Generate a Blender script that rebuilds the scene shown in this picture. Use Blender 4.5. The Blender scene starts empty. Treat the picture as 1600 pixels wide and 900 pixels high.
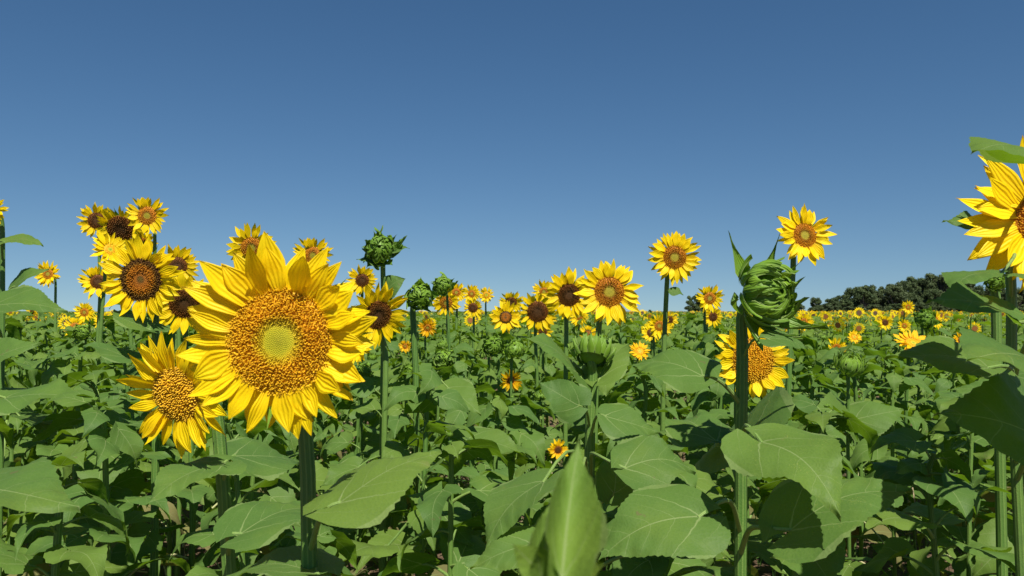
import bpy, math, random
import numpy as np
from mathutils import Vector, Matrix
random.seed(7)
R_ = math.radians
sc = bpy.context.scene
C = sc.collection

# ------------------------------------------------------------ camera, sky, sun, exposure
EYE = 1.60
F = 1232.0            # focal length in pixels of the 1600 wide frame
HORIZON = 486.0
cam_d = bpy.data.cameras.new('camera'); cam = bpy.data.objects.new('camera', cam_d); C.objects.link(cam)
cam_d.sensor_width = 36.0; cam_d.lens = 36.0 * F / 1600.0
cam_d.clip_start = 0.02; cam_d.clip_end = 6000
PITCH = math.atan((HORIZON - 450) / F)
cam.location = (0, 0, EYE); cam.rotation_euler = (math.pi/2 + PITCH, 0, 0)
cam_d.dof.use_dof = True; cam_d.dof.focus_distance = 2.6; cam_d.dof.aperture_fstop = 11.5
sc.camera = cam

SUN_EL, SUN_AZ = R_(56), R_(163)          # azimuth clockwise from the view direction (+Y): behind, to the right
sun_dir = Vector((math.sin(SUN_AZ)*math.cos(SUN_EL), math.cos(SUN_AZ)*math.cos(SUN_EL), math.sin(SUN_EL)))
w = bpy.data.worlds.new('World'); sc.world = w; w.use_nodes = True
nt = w.node_tree; bg = nt.nodes['Background']
sky = nt.nodes.new('ShaderNodeTexSky'); sky.sky_type = 'NISHITA'; sky.sun_disc = False
sky.sun_elevation = SUN_EL; sky.sun_rotation = SUN_AZ
sky.altitude = 0; sky.air_density = 1.0; sky.dust_density = 0.0; sky.ozone_density = 3.5
tcs = nt.nodes.new('ShaderNodeTexCoord'); off = nt.nodes.new('ShaderNodeVectorMath'); off.operation = 'ADD'; off.inputs[1].default_value = (0, 0, .075)
nrmv = nt.nodes.new('ShaderNodeVectorMath'); nrmv.operation = 'NORMALIZE'
nt.links.new(tcs.outputs['Generated'], off.inputs[0]); nt.links.new(off.outputs[0], nrmv.inputs[0]); nt.links.new(nrmv.outputs[0], sky.inputs['Vector'])
hs = nt.nodes.new('ShaderNodeHueSaturation'); hs.inputs['Hue'].default_value = .498; hs.inputs['Saturation'].default_value = 1.18
nt.links.new(sky.outputs[0], hs.inputs['Color']); nt.links.new(hs.outputs[0], bg.inputs[0]); bg.inputs[1].default_value = 0.0505
sl = bpy.data.lights.new('sun', 'SUN'); sl.energy = 5.0; sl.angle = R_(0.55); sl.color = (1.0, 0.95, 0.86)
so = bpy.data.objects.new('sun', sl); C.objects.link(so)
so.rotation_euler = sun_dir.to_track_quat('Z', 'Y').to_euler()
so.location = (0, 0, 30)
vs = sc.view_settings
vs.view_transform = 'Standard'; vs.look = 'None'; vs.gamma = 1.0; vs.exposure = 0.66; vs.use_curve_mapping = False
sc.cycles.max_bounces = 6; sc.cycles.transmission_bounces = 4; sc.cycles.transparent_max_bounces = 4

def at(px, py, d):
    """the point of the place that the photograph shows at (px, py), d metres ahead"""
    cp, sp = math.cos(PITCH), math.sin(PITCH)
    a, b = (px - 800) / F, (450 - py) / F
    return Vector((d*a, d*(cp - b*sp), EYE + d*(sp + b*cp)))
def proj(p):
    cp, sp = math.cos(PITCH), math.sin(PITCH)
    z = p.z - EYE
    d = p.y*cp + z*sp; u = -p.y*sp + z*cp
    return 800 + F*p.x/d, 450 - F*u/d, d

# ------------------------------------------------------------ materials
class NT:
    def __init__(s, name):
        s.m = bpy.data.materials.new(name); s.m.use_nodes = True
        s.t = s.m.node_tree; s.bs = s.t.nodes['Principled BSDF']; s.out = s.t.nodes['Material Output']
    def n(s, typ, **kw):
        o = s.t.nodes.new(typ)
        for k, v in kw.items(): setattr(o, k, v)
        return o
    def set(s, sock, v):
        if isinstance(v, bpy.types.NodeSocket): s.t.links.new(v, sock)
        elif v is not None: sock.default_value = v
    def math(s, op, a, b=None, c=None, clamp=False):
        o = s.n('ShaderNodeMath', operation=op, use_clamp=clamp)
        s.set(o.inputs[0], a); s.set(o.inputs[1], b)
        if c is not None: s.set(o.inputs[2], c)
        return o.outputs[0]
    def mix(s, f, a, b, blend='MIX'):
        o = s.n('ShaderNodeMix', data_type='RGBA', blend_type=blend)
        s.set(o.inputs[0], f); s.set(o.inputs[6], a); s.set(o.inputs[7], b)
        return o.outputs[2]
    def noise(s, scale, detail=3, vec=None, rough=0.5):
        o = s.n('ShaderNodeTexNoise'); o.inputs['Scale'].default_value = scale; o.inputs['Detail'].default_value = detail
        o.inputs['Roughness'].default_value = rough
        if vec is not None: s.t.links.new(vec, o.inputs['Vector'])
        return o.outputs[0]
    def ramp(s, f, stops):
        o = s.n('ShaderNodeValToRGB'); e = o.color_ramp.elements
        while len(e) < len(stops): e.new(0.5)
        for i, (p, c) in enumerate(stops):
            e[i].position = p; e[i].color = (*c, 1)
        s.set(o.inputs[0], f); return o.outputs[0]
    def smooth(s, v, lo, hi):
        o = s.n('ShaderNodeMapRange', interpolation_type='SMOOTHSTEP'); s.set(o.inputs[0], v)
        s.set(o.inputs[1], lo); s.set(o.inputs[2], hi); return o.outputs[0]
    def bump(s, h, strength, dist):
        o = s.n('ShaderNodeBump'); o.inputs['Strength'].default_value = strength; o.inputs['Distance'].default_value = dist
        s.set(o.inputs['Height'], h); return o.outputs[0]
    def thin(s, col, trans_col, fac, rough, spec=0.4, normal=None, alpha=None):
        """a thin leaf: glossy principled front mixed with light that comes through"""
        s.set(s.bs.inputs['Base Color'], col); s.set(s.bs.inputs['Roughness'], rough)
        s.bs.inputs['Specular IOR Level'].default_value = spec
        tr = s.n('ShaderNodeBsdfTranslucent'); s.set(tr.inputs[0], trans_col)
        mx = s.n('ShaderNodeMixShader'); s.set(mx.inputs[0], fac)
        s.t.links.new(s.bs.outputs[0], mx.inputs[1]); s.t.links.new(tr.outputs[0], mx.inputs[2])
        s.t.links.new(mx.outputs[0], s.out.inputs[0])
        if normal is not None:
            s.t.links.new(normal, s.bs.inputs['Normal']); s.t.links.new(normal, tr.inputs['Normal'])
        return s.m

def c4(r, g, b): return (r, g, b, 1)
LEAF_A, LEAF_B, LEAF_Y = c4(.060, .144, .008), c4(.096, .192, .010), c4(.155, .240, .008)

def leaf_material(name, veins=True, pollen=0.0, base=(LEAF_A, LEAF_B, LEAF_Y), vw=1.0):
    N = NT(name)
    rnd = N.n('ShaderNodeObjectInfo').outputs['Random']
    tc = N.n('ShaderNodeTexCoord'); geo = N.n('ShaderNodeNewGeometry')
    col = N.mix(rnd, base[0], base[1])
    r2 = N.math('FRACT', N.math('MULTIPLY', rnd, 13.7))
    col = N.mix(N.smooth(r2, .40, 1.1), col, base[2])
    big = N.noise(9, 3, geo.outputs['Position'])
    col = N.mix(N.math('MULTIPLY', N.smooth(big, .45, .75), .55), col, base[2])
    h = None
    if veins:
        uv = N.n('ShaderNodeSeparateXYZ'); N.t.links.new(tc.outputs['UV'], uv.inputs[0])
        x, yy = uv.outputs[0], uv.outputs[1]
        y = N.math('ABSOLUTE', N.math('SUBTRACT', yy, .5))
        wob = N.math('MULTIPLY', N.math('SUBTRACT', N.noise(7, 2, tc.outputs['UV']), .5), .06)
        s = N.math('ADD', N.math('SUBTRACT', x, N.math('ADD', N.math('MULTIPLY', y, .62), N.math('MULTIPLY', N.math('MULTIPLY', y, y), 1.1))), wob)
        K = 4.6
        fr = N.math('FRACT', N.math('ADD', N.math('MULTIPLY', s, K), .5))
        dist = N.math('DIVIDE', N.math('ABSOLUTE', N.math('SUBTRACT', fr, .5)), K)
        taper = N.math('SUBTRACT', .0062, N.math('MULTIPLY', y, .014))
        lat = N.math('SUBTRACT', 1, N.smooth(dist, N.math('MULTIPLY', taper, .35), taper))
        # the strong pair of veins that leaves the base of the blade
        s0 = N.math('ABSOLUTE', s)
        main = N.math('SUBTRACT', 1, N.smooth(s0, N.math('SUBTRACT', .008, N.math('MULTIPLY', y, .016)), N.math('SUBTRACT', .014, N.math('MULTIPLY', y, .02))))
        mw = N.math('MULTIPLY', N.math('SUBTRACT', 1.15, x), .0095*vw)
        mid = N.math('SUBTRACT', 1, N.smooth(y, N.math('MULTIPLY', mw, .6), mw))
        vein = N.math('MAXIMUM', N.math('MULTIPLY', lat, .58), N.math('MAXIMUM', N.math('MULTIPLY', main, .9), mid))
        vor = N.n('ShaderNodeTexVoronoi', feature='DISTANCE_TO_EDGE'); vor.inputs['Scale'].default_value = 26
        N.t.links.new(tc.outputs['UV'], vor.inputs['Vector'])
        net = N.math('SUBTRACT', 1, N.smooth(vor.outputs['Distance'], .01, .09))
        vein2 = N.math('MAXIMUM', vein, N.math('MULTIPLY', net, .10))
        col = N.mix(N.math('MULTIPLY', vein2, .72), col, c4(.36, .44, .16))
        fine = N.noise(60, 3, tc.outputs['UV'])
        col = N.mix(N.math('MULTIPLY', N.smooth(fine, .35, .7), .22), col, c4(.035, .10, .022))
        quilt = N.math('MULTIPLY', dist, 3.2)
        h = N.math('ADD', N.math('ADD', N.math('MULTIPLY', vein, -.9), quilt), N.math('ADD', N.math('MULTIPLY', vor.outputs['Distance'], .9), N.math('MULTIPLY', fine, .35)))
        wear = N.math('MULTIPLY', N.smooth(N.noise(11, 4, geo.outputs['Position'], .7), .63, .74), N.smooth(r2, .2, .8))
        col = N.mix(N.math('MULTIPLY', wear, .55), col, c4(.21, .20, .05))
        spots = N.math('MULTIPLY', N.smooth(N.noise(38, 2, geo.outputs['Position']), .70, .74), N.smooth(N.noise(5, 1, geo.outputs['Position']), .5, .62))
        col = N.mix(N.math('MULTIPLY', spots, .7), col, c4(.16, .10, .04))
        if pollen:
            v2 = N.n('ShaderNodeTexVoronoi'); v2.inputs['Scale'].default_value = 95; N.t.links.new(tc.outputs['UV'], v2.inputs['Vector'])
            sp = N.math('LESS_THAN', v2.outputs['Distance'], .2)
            sep = N.n('ShaderNodeSeparateColor'); N.t.links.new(v2.outputs['Color'], sep.inputs[0])
            sp = N.math('MULTIPLY', sp, N.math('LESS_THAN', sep.outputs[0], pollen))
            sp = N.math('MULTIPLY', sp, N.smooth(N.noise(4, 2, tc.outputs['UV']), .48, .62))
            col = N.mix(sp, col, c4(.55, .50, .10))
    else:
        h = N.noise(40, 2, geo.outputs['Position'])
    under = N.mix(.35, col, c4(.12, .19, .085))
    col2 = N.mix(geo.outputs['Backfacing'], col, under)
    nrm = N.bump(h, .32 if veins else .25, .0026)
    return N.thin(col2, N.mix(.5, col, c4(.22, .40, .008)), .39, .50, .13, nrm)

M = {}
M['leaf'] = leaf_material('sunflower_leaf')
M['leaf_pollen'] = leaf_material('pollen_dusted_leaf', True, .5)
M['leaf_plain'] = leaf_material('sunflower_leaf_plain', False)
M['leaf_young'] = leaf_material('young_leaf', True, 0, (c4(.15, .27, .012), c4(.16, .29, .014), c4(.25, .35, .015)), 3.2)
M['leaf_dry'] = leaf_material('withered_leaf', True, 0, (c4(.20, .13, .05), c4(.26, .18, .07), c4(.30, .24, .07)))
M['weed'] = leaf_material('weed_leaf', False, 0, (c4(.04, .10, .02), c4(.07, .14, .03), c4(.11, .17, .04)))

def stem_material(name, ca, cb):
    N = NT(name); tc = N.n('ShaderNodeTexCoord'); geo = N.n('ShaderNodeNewGeometry')
    rnd = N.n('ShaderNodeObjectInfo').outputs['Random']
    uv = N.n('ShaderNodeSeparateXYZ'); N.t.links.new(tc.outputs['UV'], uv.inputs[0])
    stripe = N.math('SINE', N.math('ADD', N.math('MULTIPLY', uv.outputs[0], 6.2832*9), N.math('MULTIPLY', N.noise(3, 2, geo.outputs['Position']), 5)))
    col = N.mix(rnd, ca, cb)
    col = N.mix(N.math('MULTIPLY', N.smooth(stripe, .1, 1), .6), col, c4(.16, .25, .055))
    col = N.mix(N.math('MULTIPLY', N.smooth(N.noise(30, 3, geo.outputs['Position']), .5, .7), .3), col, c4(.05, .11, .03))
    hair = N.noise(350, 2, geo.outputs['Position'])
    N.set(N.bs.inputs['Base Color'], col); N.bs.inputs['Roughness'].default_value = .55
    N.bs.inputs['Specular IOR Level'].default_value = .35
    N.bs.inputs['Sheen Weight'].default_value = .0
    N.set(N.bs.inputs['Normal'], N.bump(N.math('ADD', N.math('MULTIPLY', stripe, .5), hair), .5, .002))
    return N.m
M['stem'] = stem_material('stem', c4(.062, .145, .022), c4(.10, .185, .030)); M['petiole'] = stem_material('petiole', c4(.13, .22, .045), c4(.21, .30, .075))

def petal_material(name, a, b, base):
    N = NT(name); tc = N.n('ShaderNodeTexCoord'); geo = N.n('ShaderNodeNewGeometry')
    rnd = N.n('ShaderNodeObjectInfo').outputs['Random']
    uv = N.n('ShaderNodeSeparateXYZ'); N.t.links.new(tc.outputs['UV'], uv.inputs[0])
    col = N.mix(rnd, a, b)
    col = N.mix(N.smooth(N.noise(14, 2, geo.outputs['Position']), .4, .75), col, b)
    st = N.math('SINE', N.math('ADD', N.math('MULTIPLY', uv.outputs[1], 30), N.math('MULTIPLY', N.noise(5, 2, tc.outputs['UV']), 3)))
    col = N.mix(N.math('MULTIPLY', N.smooth(st, .3, 1), .13), col, base)
    col = N.mix(N.math('SUBTRACT', 1, N.smooth(uv.outputs[0], .0, .3)), col, base)
    r3 = N.math('FRACT', N.math('MULTIPLY', rnd, 7.3))
    tipb = N.math('MULTIPLY', N.smooth(N.math('ADD', uv.outputs[0], N.math('MULTIPLY', N.noise(9, 3, tc.outputs['UV']), .2)), .98, 1.12), N.smooth(r3, .5, .8))
    col = N.mix(N.math('MULTIPLY', tipb, .8), col, c4(.42, .20, .02))
    col = N.mix(N.math('MULTIPLY', N.smooth(N.noise(22, 4, geo.outputs['Position'], .7), .55, .75), .35), col, base)
    nrm = N.bump(N.math('ADD', st, N.math('MULTIPLY', N.noise(30, 2, tc.outputs['UV']), .4)), .35, .0016)
    return N.thin(col, N.mix(.5, col, c4(1.0, .70, .0)), .32, .5, .2, nrm)
M['petal'] = petal_material('petal', c4(.90, .68, .004), c4(.88, .62, .003), c4(.86, .56, .002))
M['petal_orange'] = petal_material('petal_orange', c4(.90, .60, .006), c4(.86, .48, .004), c4(.72, .28, .003))

def disc_material(name, stops, lite=.42):
    N = NT(name); tc = N.n('ShaderNodeTexCoord'); geo = N.n('ShaderNodeNewGeometry')
    uv = N.n('ShaderNodeSeparateXYZ'); N.t.links.new(tc.outputs['UV'], uv.inputs[0])
    r = N.math('ADD', uv.outputs[0], N.math('MULTIPLY', N.math('SUBTRACT', N.noise(45, 2, geo.outputs['Position']), .5), .16))
    col = N.ramp(r, stops)
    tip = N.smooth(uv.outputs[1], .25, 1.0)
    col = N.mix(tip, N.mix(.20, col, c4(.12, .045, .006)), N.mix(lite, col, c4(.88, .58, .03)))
    wn = N.n('ShaderNodeTexWhiteNoise'); N.t.links.new(uv.outputs[0], wn.inputs['Vector']) if False else None
    N.set(N.bs.inputs['Base Color'], col); N.bs.inputs['Roughness'].default_value = .6
    N.bs.inputs['Specular IOR Level'].default_value = .2
    return N.m
M['disc_gold'] = disc_material('disc_gold', [(0, (.20, .24, .012)), (.22, (.36, .38, .015)), (.40, (.58, .42, .012)), (.52, (.74, .36, .008)), (.75, (.80, .44, .010)), (1, (.74, .44, .016))])
M['disc_gold_full'] = disc_material('disc_gold_full', [(0, (.62, .32, .01)), (.5, (.72, .36, .008)), (.8, (.60, .32, .012)), (1, (.46, .24, .014))])
M['disc_orange'] = disc_material('disc_orange', [(0, (.20, .22, .02)), (.30, (.28, .24, .02)), (.42, (.26, .07, .01)), (.7, (.52, .17, .008)), (1, (.52, .20, .012))])
M['disc_dark'] = disc_material('disc_dark', [(0, (.035, .018, .008)), (.5, (.075, .028, .008)), (.8, (.17, .055, .009)), (1, (.16, .055, .009))], .04)
M['disc_ring'] = disc_material('disc_ring', [(0, (.09, .07, .012)), (.14, (.10, .05, .01)), (.22, (.30, .10, .01)), (.6, (.42, .15, .01)), (.70, (.20, .09, .01)), (.80, (.075, .032, .01)), (1, (.07, .026, .008))], .05)

def bract_material():
    N = NT('bract'); geo = N.n('ShaderNodeNewGeometry'); tc = N.n('ShaderNodeTexCoord')
    rnd = N.n('ShaderNodeObjectInfo').outputs['Random']
    uv = N.n('ShaderNodeSeparateXYZ'); N.t.links.new(tc.outputs['UV'], uv.inputs[0])
    col = N.mix(rnd, c4(.11, .22, .015), c4(.17, .30, .02))
    col = N.mix(N.math('MULTIPLY', N.smooth(N.noise(25, 3, geo.outputs['Position']), .4, .7), .6), col, c4(.16, .29, .05))
    edge = N.smooth(N.math('ABSOLUTE', N.math('SUBTRACT', uv.outputs[1], .5)), .40, .5)
    col = N.mix(N.math('MULTIPLY', edge, .6), col, c4(.34, .42, .16))
    st = N.math('SINE', N.math('MULTIPLY', uv.outputs[1], 40))
    return N.thin(col, c4(.26, .44, .02), .22, .5, .3, N.bump(N.math('ADD', st, N.noise(60, 2, geo.outputs['Position'])), .35, .002))
M['bract'] = bract_material()

def simple(name, stops, scale, rough=.9, bump=.5, dist=.02, coords='Position'):
    N = NT(name); geo = N.n('ShaderNodeNewGeometry')
    n1 = N.noise(scale, 6, geo.outputs['Position'], .6); n2 = N.noise(scale*7, 4, geo.outputs['Position'])
    col = N.ramp(N.math('ADD', N.math('MULTIPLY', n1, .7), N.math('MULTIPLY', n2, .3)), stops)
    N.set(N.bs.inputs['Base Color'], col); N.bs.inputs['Roughness'].default_value = rough
    N.bs.inputs['Specular IOR Level'].default_value = .2
    N.set(N.bs.inputs['Normal'], N.bump(N.math('ADD', n1, N.math('MULTIPLY', n2, .6)), bump, dist))
    return N.m
M['soil'] = simple('soil', [(.3, (.055, .036, .022)), (.5, (.10, .065, .04)), (.7, (.17, .115, .07))], 5)
M['bark'] = simple('bark', [(.3, (.08, .065, .05)), (.7, (.22, .19, .16))], 2, dist=.05)
def crown_material(name, a, b):
    N = NT(name); geo = N.n('ShaderNodeNewGeometry'); rnd = N.n('ShaderNodeObjectInfo').outputs['Random']
    col = N.mix(N.smooth(N.noise(.5, 3, geo.outputs['Position']), .35, .65), a, b)
    col = N.mix(N.math('MULTIPLY', rnd, .5), col, c4(.085, .105, .05))
    return N.thin(col, col, .3, .6, .2)
M['crown'] = crown_material('crown', c4(.050, .082, .028), c4(.095, .132, .045))

# ------------------------------------------------------------ mesh helpers
class MB:
    def __init__(s): s.v = []; s.f = []; s.uv = []; s.mi = []
    def grid(s, pts, uvs, mat=0, closed=False):
        nr, nc = len(pts), len(pts[0]); b = len(s.v)
        for r in range(nr):
            s.v.extend(pts[r])
        for r in range(nr-1):
            for c in range(nc if closed else nc-1):
                c2 = (c+1) % nc
                s.f.append((b+r*nc+c, b+r*nc+c2, b+(r+1)*nc+c2, b+(r+1)*nc+c)); s.mi.append(mat)
                uc2 = uvs[r][c+1] if c+1 < len(uvs[r]) else uvs[r][c2]
                ud2 = uvs[r+1][c+1] if c+1 < len(uvs[r+1]) else uvs[r+1][c2]
                s.uv.append((uvs[r][c], uc2, ud2, uvs[r+1][c]))
    def face(s, pts, uvs, mat=0):
        b = len(s.v); s.v.extend(pts); s.f.append(tuple(range(b, b+len(pts)))); s.uv.append(tuple(uvs)); s.mi.append(mat)
    def add(s, o, mtx=None, mat=None):
        b = len(s.v)
        s.v.extend([tuple(mtx @ Vector(p)) for p in o.v] if mtx else o.v)
        s.f.extend([tuple(i+b for i in f) for f in o.f]); s.uv.extend(o.uv)
        s.mi.extend(o.mi if mat is None else [mat]*len(o.mi))
    def tube(s, path, radii, sides=8, mat=0, ridge=0.0, cap=True):
        path = [Vector(p) for p in path]; rows = []; uvs = []
        d0 = (path[1]-path[0]).normalized(); ref = Vector((1, 0, 0)) if abs(d0.x) < .8 else Vector((0, 1, 0))
        u = (ref - d0*ref.dot(d0)).normalized(); L = 0
        for i, p in enumerate(path):
            d = (path[min(i+1, len(path)-1)] - path[max(i-1, 0)])
            d = d.normalized() if d.length > 1e-9 else d0
            u = u - d*u.dot(d); u = u.normalized() if u.length > 1e-6 else Vector((1, 0, 0)); v = d.cross(u)
            if i: L += (p - path[i-1]).length
            row = []; ur = []
            for k in range(sides):
                a = 2*math.pi*k/sides; rr = radii[i]*(1 + (ridge if k % 2 else -ridge))
                row.append(tuple(p + u*(rr*math.cos(a)) + v*(rr*math.sin(a)))); ur.append((k/sides, L*4))
            ur.append((1.0, L*4)); rows.append(row); uvs.append(ur)
        s.grid(rows, uvs, mat, closed=True)
        if cap:
            b = len(s.v); s.v.extend(rows[-1]); s.f.append(tuple(range(b, b+sides))); s.uv.append(tuple((.5, L*4) for _ in range(sides))); s.mi.append(mat)
    def mesh(s, name, mats, smooth=True):
        me = bpy.data.meshes.new(name); me.from_pydata(s.v, [], s.f)
        for m in mats: me.materials.append(m)
        n = len(me.polygons)
        me.polygons.foreach_set('material_index', s.mi)
        me.polygons.foreach_set('use_smooth', [smooth]*n)
        ul = me.uv_layers.new(name='UVMap')
        flat = [c for f in s.uv for p in f for c in p]
        ul.data.foreach_set('uv', flat)
        me.update(); return me

def ob(name, data, parent=None, mtx=None):
    o = bpy.data.objects.new(name, data); C.objects.link(o)
    if parent is not None: o.parent = parent
    if mtx is not None: o.matrix_basis = mtx
    return o
def tag(o, label=None, cat=None, group=None, kind=None):
    if label: o['label'] = label
    if cat: o['category'] = cat
    if group: o['group'] = group
    if kind: o['kind'] = kind
    return o
def axes(o, x, y, z, s=1.0):
    m = Matrix.Identity(4)
    for i, a in enumerate((x, y, z)):
        for j in range(3): m[j][i] = a[j]*s
    m[0][3], m[1][3], m[2][3] = o
    return m
def bez(a, b, c, d, n):
    out = []
    for i in range(n+1):
        t = i/n; q = 1-t
        out.append(a*(q**3) + b*(3*q*q*t) + c*(3*q*t*t) + d*(t**3))
    return out

# ------------------------------------------------------------ leaf blades (unit length, stalk joint at the origin, tip at x = 1)
def blade(rng, W=.78, nr=22, nc=10, arch=.08, fold=.10, wave=.03, serr=.022, curl=0.0, side=0.0, droop=0.0, ripple=.010, bend=0.0):
    """heart-shaped, toothed, pointed blade"""
    mb = MB(); rows = []; uvs = []
    p1, p2 = rng.uniform(0, 6.28), rng.uniform(0, 6.28); asym = rng.uniform(-.05, .05); cb = rng.uniform(.13, .24)
    k1 = rng.uniform(7, 11)
    for i in range(nr+1):
        t = (i/nr)**1.05
        if t < .22: q = t/.22; hw = .04 + .46*math.sqrt(max(0, 1-(1-q)**2))
        else:
            q = (t-.22)/.78; hw = .5*((1-q)**1.38*(1 + 1.0*q) + .02*(1-q))
        hw *= W
        if serr and 0 < i < nr: hw *= 1 + (serr if i % 2 else -serr)*(.3+1.5*rng.random()) + rng.uniform(-.012, .012)
        row = []; ur = []
        for c in range(nc+1):
            v = -1 + 2*c/nc; av = abs(v)
            y = v*hw*(1 + asym*v)
            x = t - cb*(av**1.3)*(1-t)**4*1.15 + .05*av*hw*(1 if t > .1 else 0)
            if c in (0, nc) and serr and i % 2: x += .012
            z = arch*math.sin(math.pi*min(1, max(0, t))) + fold*abs(y) - (fold*.9+.1)*y*y*1.2
            z += wave*math.sin(k1*t + p1 + (1.3 if v > 0 else 0))*av*av
            z += curl*y*y - side*y*t
            z += .008*math.sin(23*t+p2+4*v)*av
            z -= droop*max(0, t-.35)**2
            if nr > 8: z += ripple*math.sin(6.2832*4.6*(x - .62*abs(y) - 1.1*y*y))*min(1, av*2)*(1-.5*av)
            row.append((x, y + bend*(x*x-x), z)); ur.append((x, y+.5))
        rows.append(row); uvs.append(ur)
    mb.grid(rows, uvs, 0)
    return mb

leaf_rng = random.Random(21)
HERO_BLADES = []
for k in range(8):
    HERO_BLADES.append(blade(leaf_rng, W=1.0, nr=40, nc=12, serr=.013, arch=leaf_rng.uniform(.05, .13), fold=leaf_rng.uniform(.06, .2),
                             wave=leaf_rng.uniform(.025, .06), curl=leaf_rng.uniform(-.35, .15), side=leaf_rng.uniform(-.08, .08), bend=leaf_rng.choice((-1, 1))*leaf_rng.uniform(.10, .32)))

def stalked_leaf(rng, nr, nc, sides):
    """blade with its stalk: joint with the stem at the origin, growing along +x"""
    mb = MB(); pl = rng.uniform(.40, .65)
    P = Vector((pl*.85, 0, pl*.38))
    path = bez(Vector((0, 0, 0)), Vector((pl*.35, 0, pl*.28)), Vector((pl*.65, 0, pl*.42)), P, 5)
    mb.tube(path, [.032, .024, .021, .019, .018, .016], sides, 1, 0, False)
    b = blade(rng, W=rng.uniform(.72, .95), nr=nr, nc=nc, arch=rng.uniform(.02, .12), fold=rng.uniform(.05, .25), wave=rng.uniform(.04, .10),
              curl=rng.uniform(-.5, .2), side=rng.uniform(-.2, .2), serr=.022 if nr > 8 else 0, bend=rng.uniform(-.3, .3), droop=rng.uniform(0, .9))
    mb.add(b, Matrix.Translation(P) @ Matrix.Rotation(R_(rng.uniform(-8, 50)), 4, 'Y') @ Matrix.Rotation(R_(rng.uniform(-34, 34)), 4, 'X'))
    return mb
LEAF_HI = [stalked_leaf(leaf_rng, 20, 8, 6).mesh('leaf', [M['leaf'], M['petiole']]) for _ in range(10)]
LEAF_LO = [stalked_leaf(leaf_rng, 9, 6, 4).mesh('leaf', [M['leaf'], M['petiole']]) for _ in range(10)]
LEAF_DRY = [stalked_leaf(leaf_rng, 9, 6, 4).mesh('leaf', [M['leaf_dry'], M['stem']]) for _ in range(3)]

# ------------------------------------------------------------ petals
def petal_mb(rng, nr=10, nc=5, W=.27):
    mb = MB(); rows = []; uvs = []
    curl = rng.uniform(-.30, .30); tw = rng.uniform(-.5, .5); side = rng.uniform(-.10, .10); cup = rng.uniform(.10, .5)
    ww = W*rng.uniform(.8, 1.15); ph = rng.uniform(0, 6)
    for i in range(nr+1):
        t = i/nr
        hw = ww*.5*(.42 + .58*min(1, t/.42)**.8) if t < .42 else ww*.5*max(0, 1-((t-.42)/.58)**1.6)**1.0 + .003
        row = []; ur = []
        for c in range(nc+1):
            v = -1+2*c/nc; a = tw*t*t; y = v*hw
            z = cup*hw*(v*v) - .012*math.cos(v*math.pi*2.0)*(1-t*.5) + curl*t*t*.55 + .012*math.sin(9*t+ph+v)
            row.append((t - .05*t*t*abs(curl)*3, y*math.cos(a) + side*t*t, z + y*math.sin(a)))
            ur.append((t, v*.5+.5))
        rows.append(row); uvs.append(ur)
    mb.grid(rows, uvs, 0); return mb
pr = random.Random(5)
PETALS_MB = [petal_mb(pr) for _ in range(14)]
PETALS = [p.mesh('petal', [M['petal']]) for p in PETALS_MB]
PETALS_O = [p.mesh('petal', [M['petal_orange']]) for p in PETALS_MB[:6]]
PETALS_LO = [petal_mb(pr, 4, 2) for _ in range(8)]

def petal_layout(rng, fd, n=None, droop=0.0, top_long=0.0):
    """matrices for unit-radius head with a disc of radius fd"""
    out = []; n = n or rng.randint(30, 36)
    for layer in range(2):
        m = n//2
        for k in range(m):
            phi = 2*math.pi*(k + .5*layer + rng.uniform(-.30, .30))/m
            L = (1 - fd*.93)*rng.uniform(.80, 1.16)*(1.0 if layer == 0 else 1.06)
            L *= 1 + top_long*math.sin(phi) - .9*top_long*math.cos(phi)
            el = R_(rng.uniform(6, 26) if layer == 0 else rng.uniform(-8, 10)) + droop*math.sin(phi)
            wsc = rng.uniform(.80, 1.2)*(.62 + .38*(1-fd)/.5)
            base = Vector((math.cos(phi), math.sin(phi), 0))*fd*.93 + Vector((0, 0, .03 - .03*layer))
            m4 = Matrix.Translation(base) @ Matrix.Rotation(phi + rng.uniform(-.14, .14), 4, 'Z') @ Matrix.Rotation(-el, 4, 'Y') @ Matrix.Rotation(rng.uniform(-.35, .35), 4, 'X') @ Matrix.Diagonal((L, wsc*.84, L, 1))
            out.append(m4)
    return out

def receptacle(fd, disc_dome=.10, sides=28):
    mb = MB(); prof = [(.001, disc_dome*fd), (fd*.5, disc_dome*fd*.8), (fd*.9, .01), (fd*1.0, -.03)]
    back = [(fd*1.0, -.03), (fd*.98, -.10), (fd*.75, -.20), (fd*.4, -.28), (.10, -.36), (.075, -.46)]
    for pf, mi in ((prof, 0), (back, 1)):
        rows = []; uvs = []
        for r, z in pf:
            rows.append([(r*math.cos(2*math.pi*k/sides), r*math.sin(2*math.pi*k/sides), z) for k in range(sides)])
            uvs.append([(min(1, r/fd), .3)]*(sides+1) if mi == 0 else [(k/sides, z) for k in range(sides+1)])
        mb.grid(rows, uvs, mi, True)
    return mb

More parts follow.
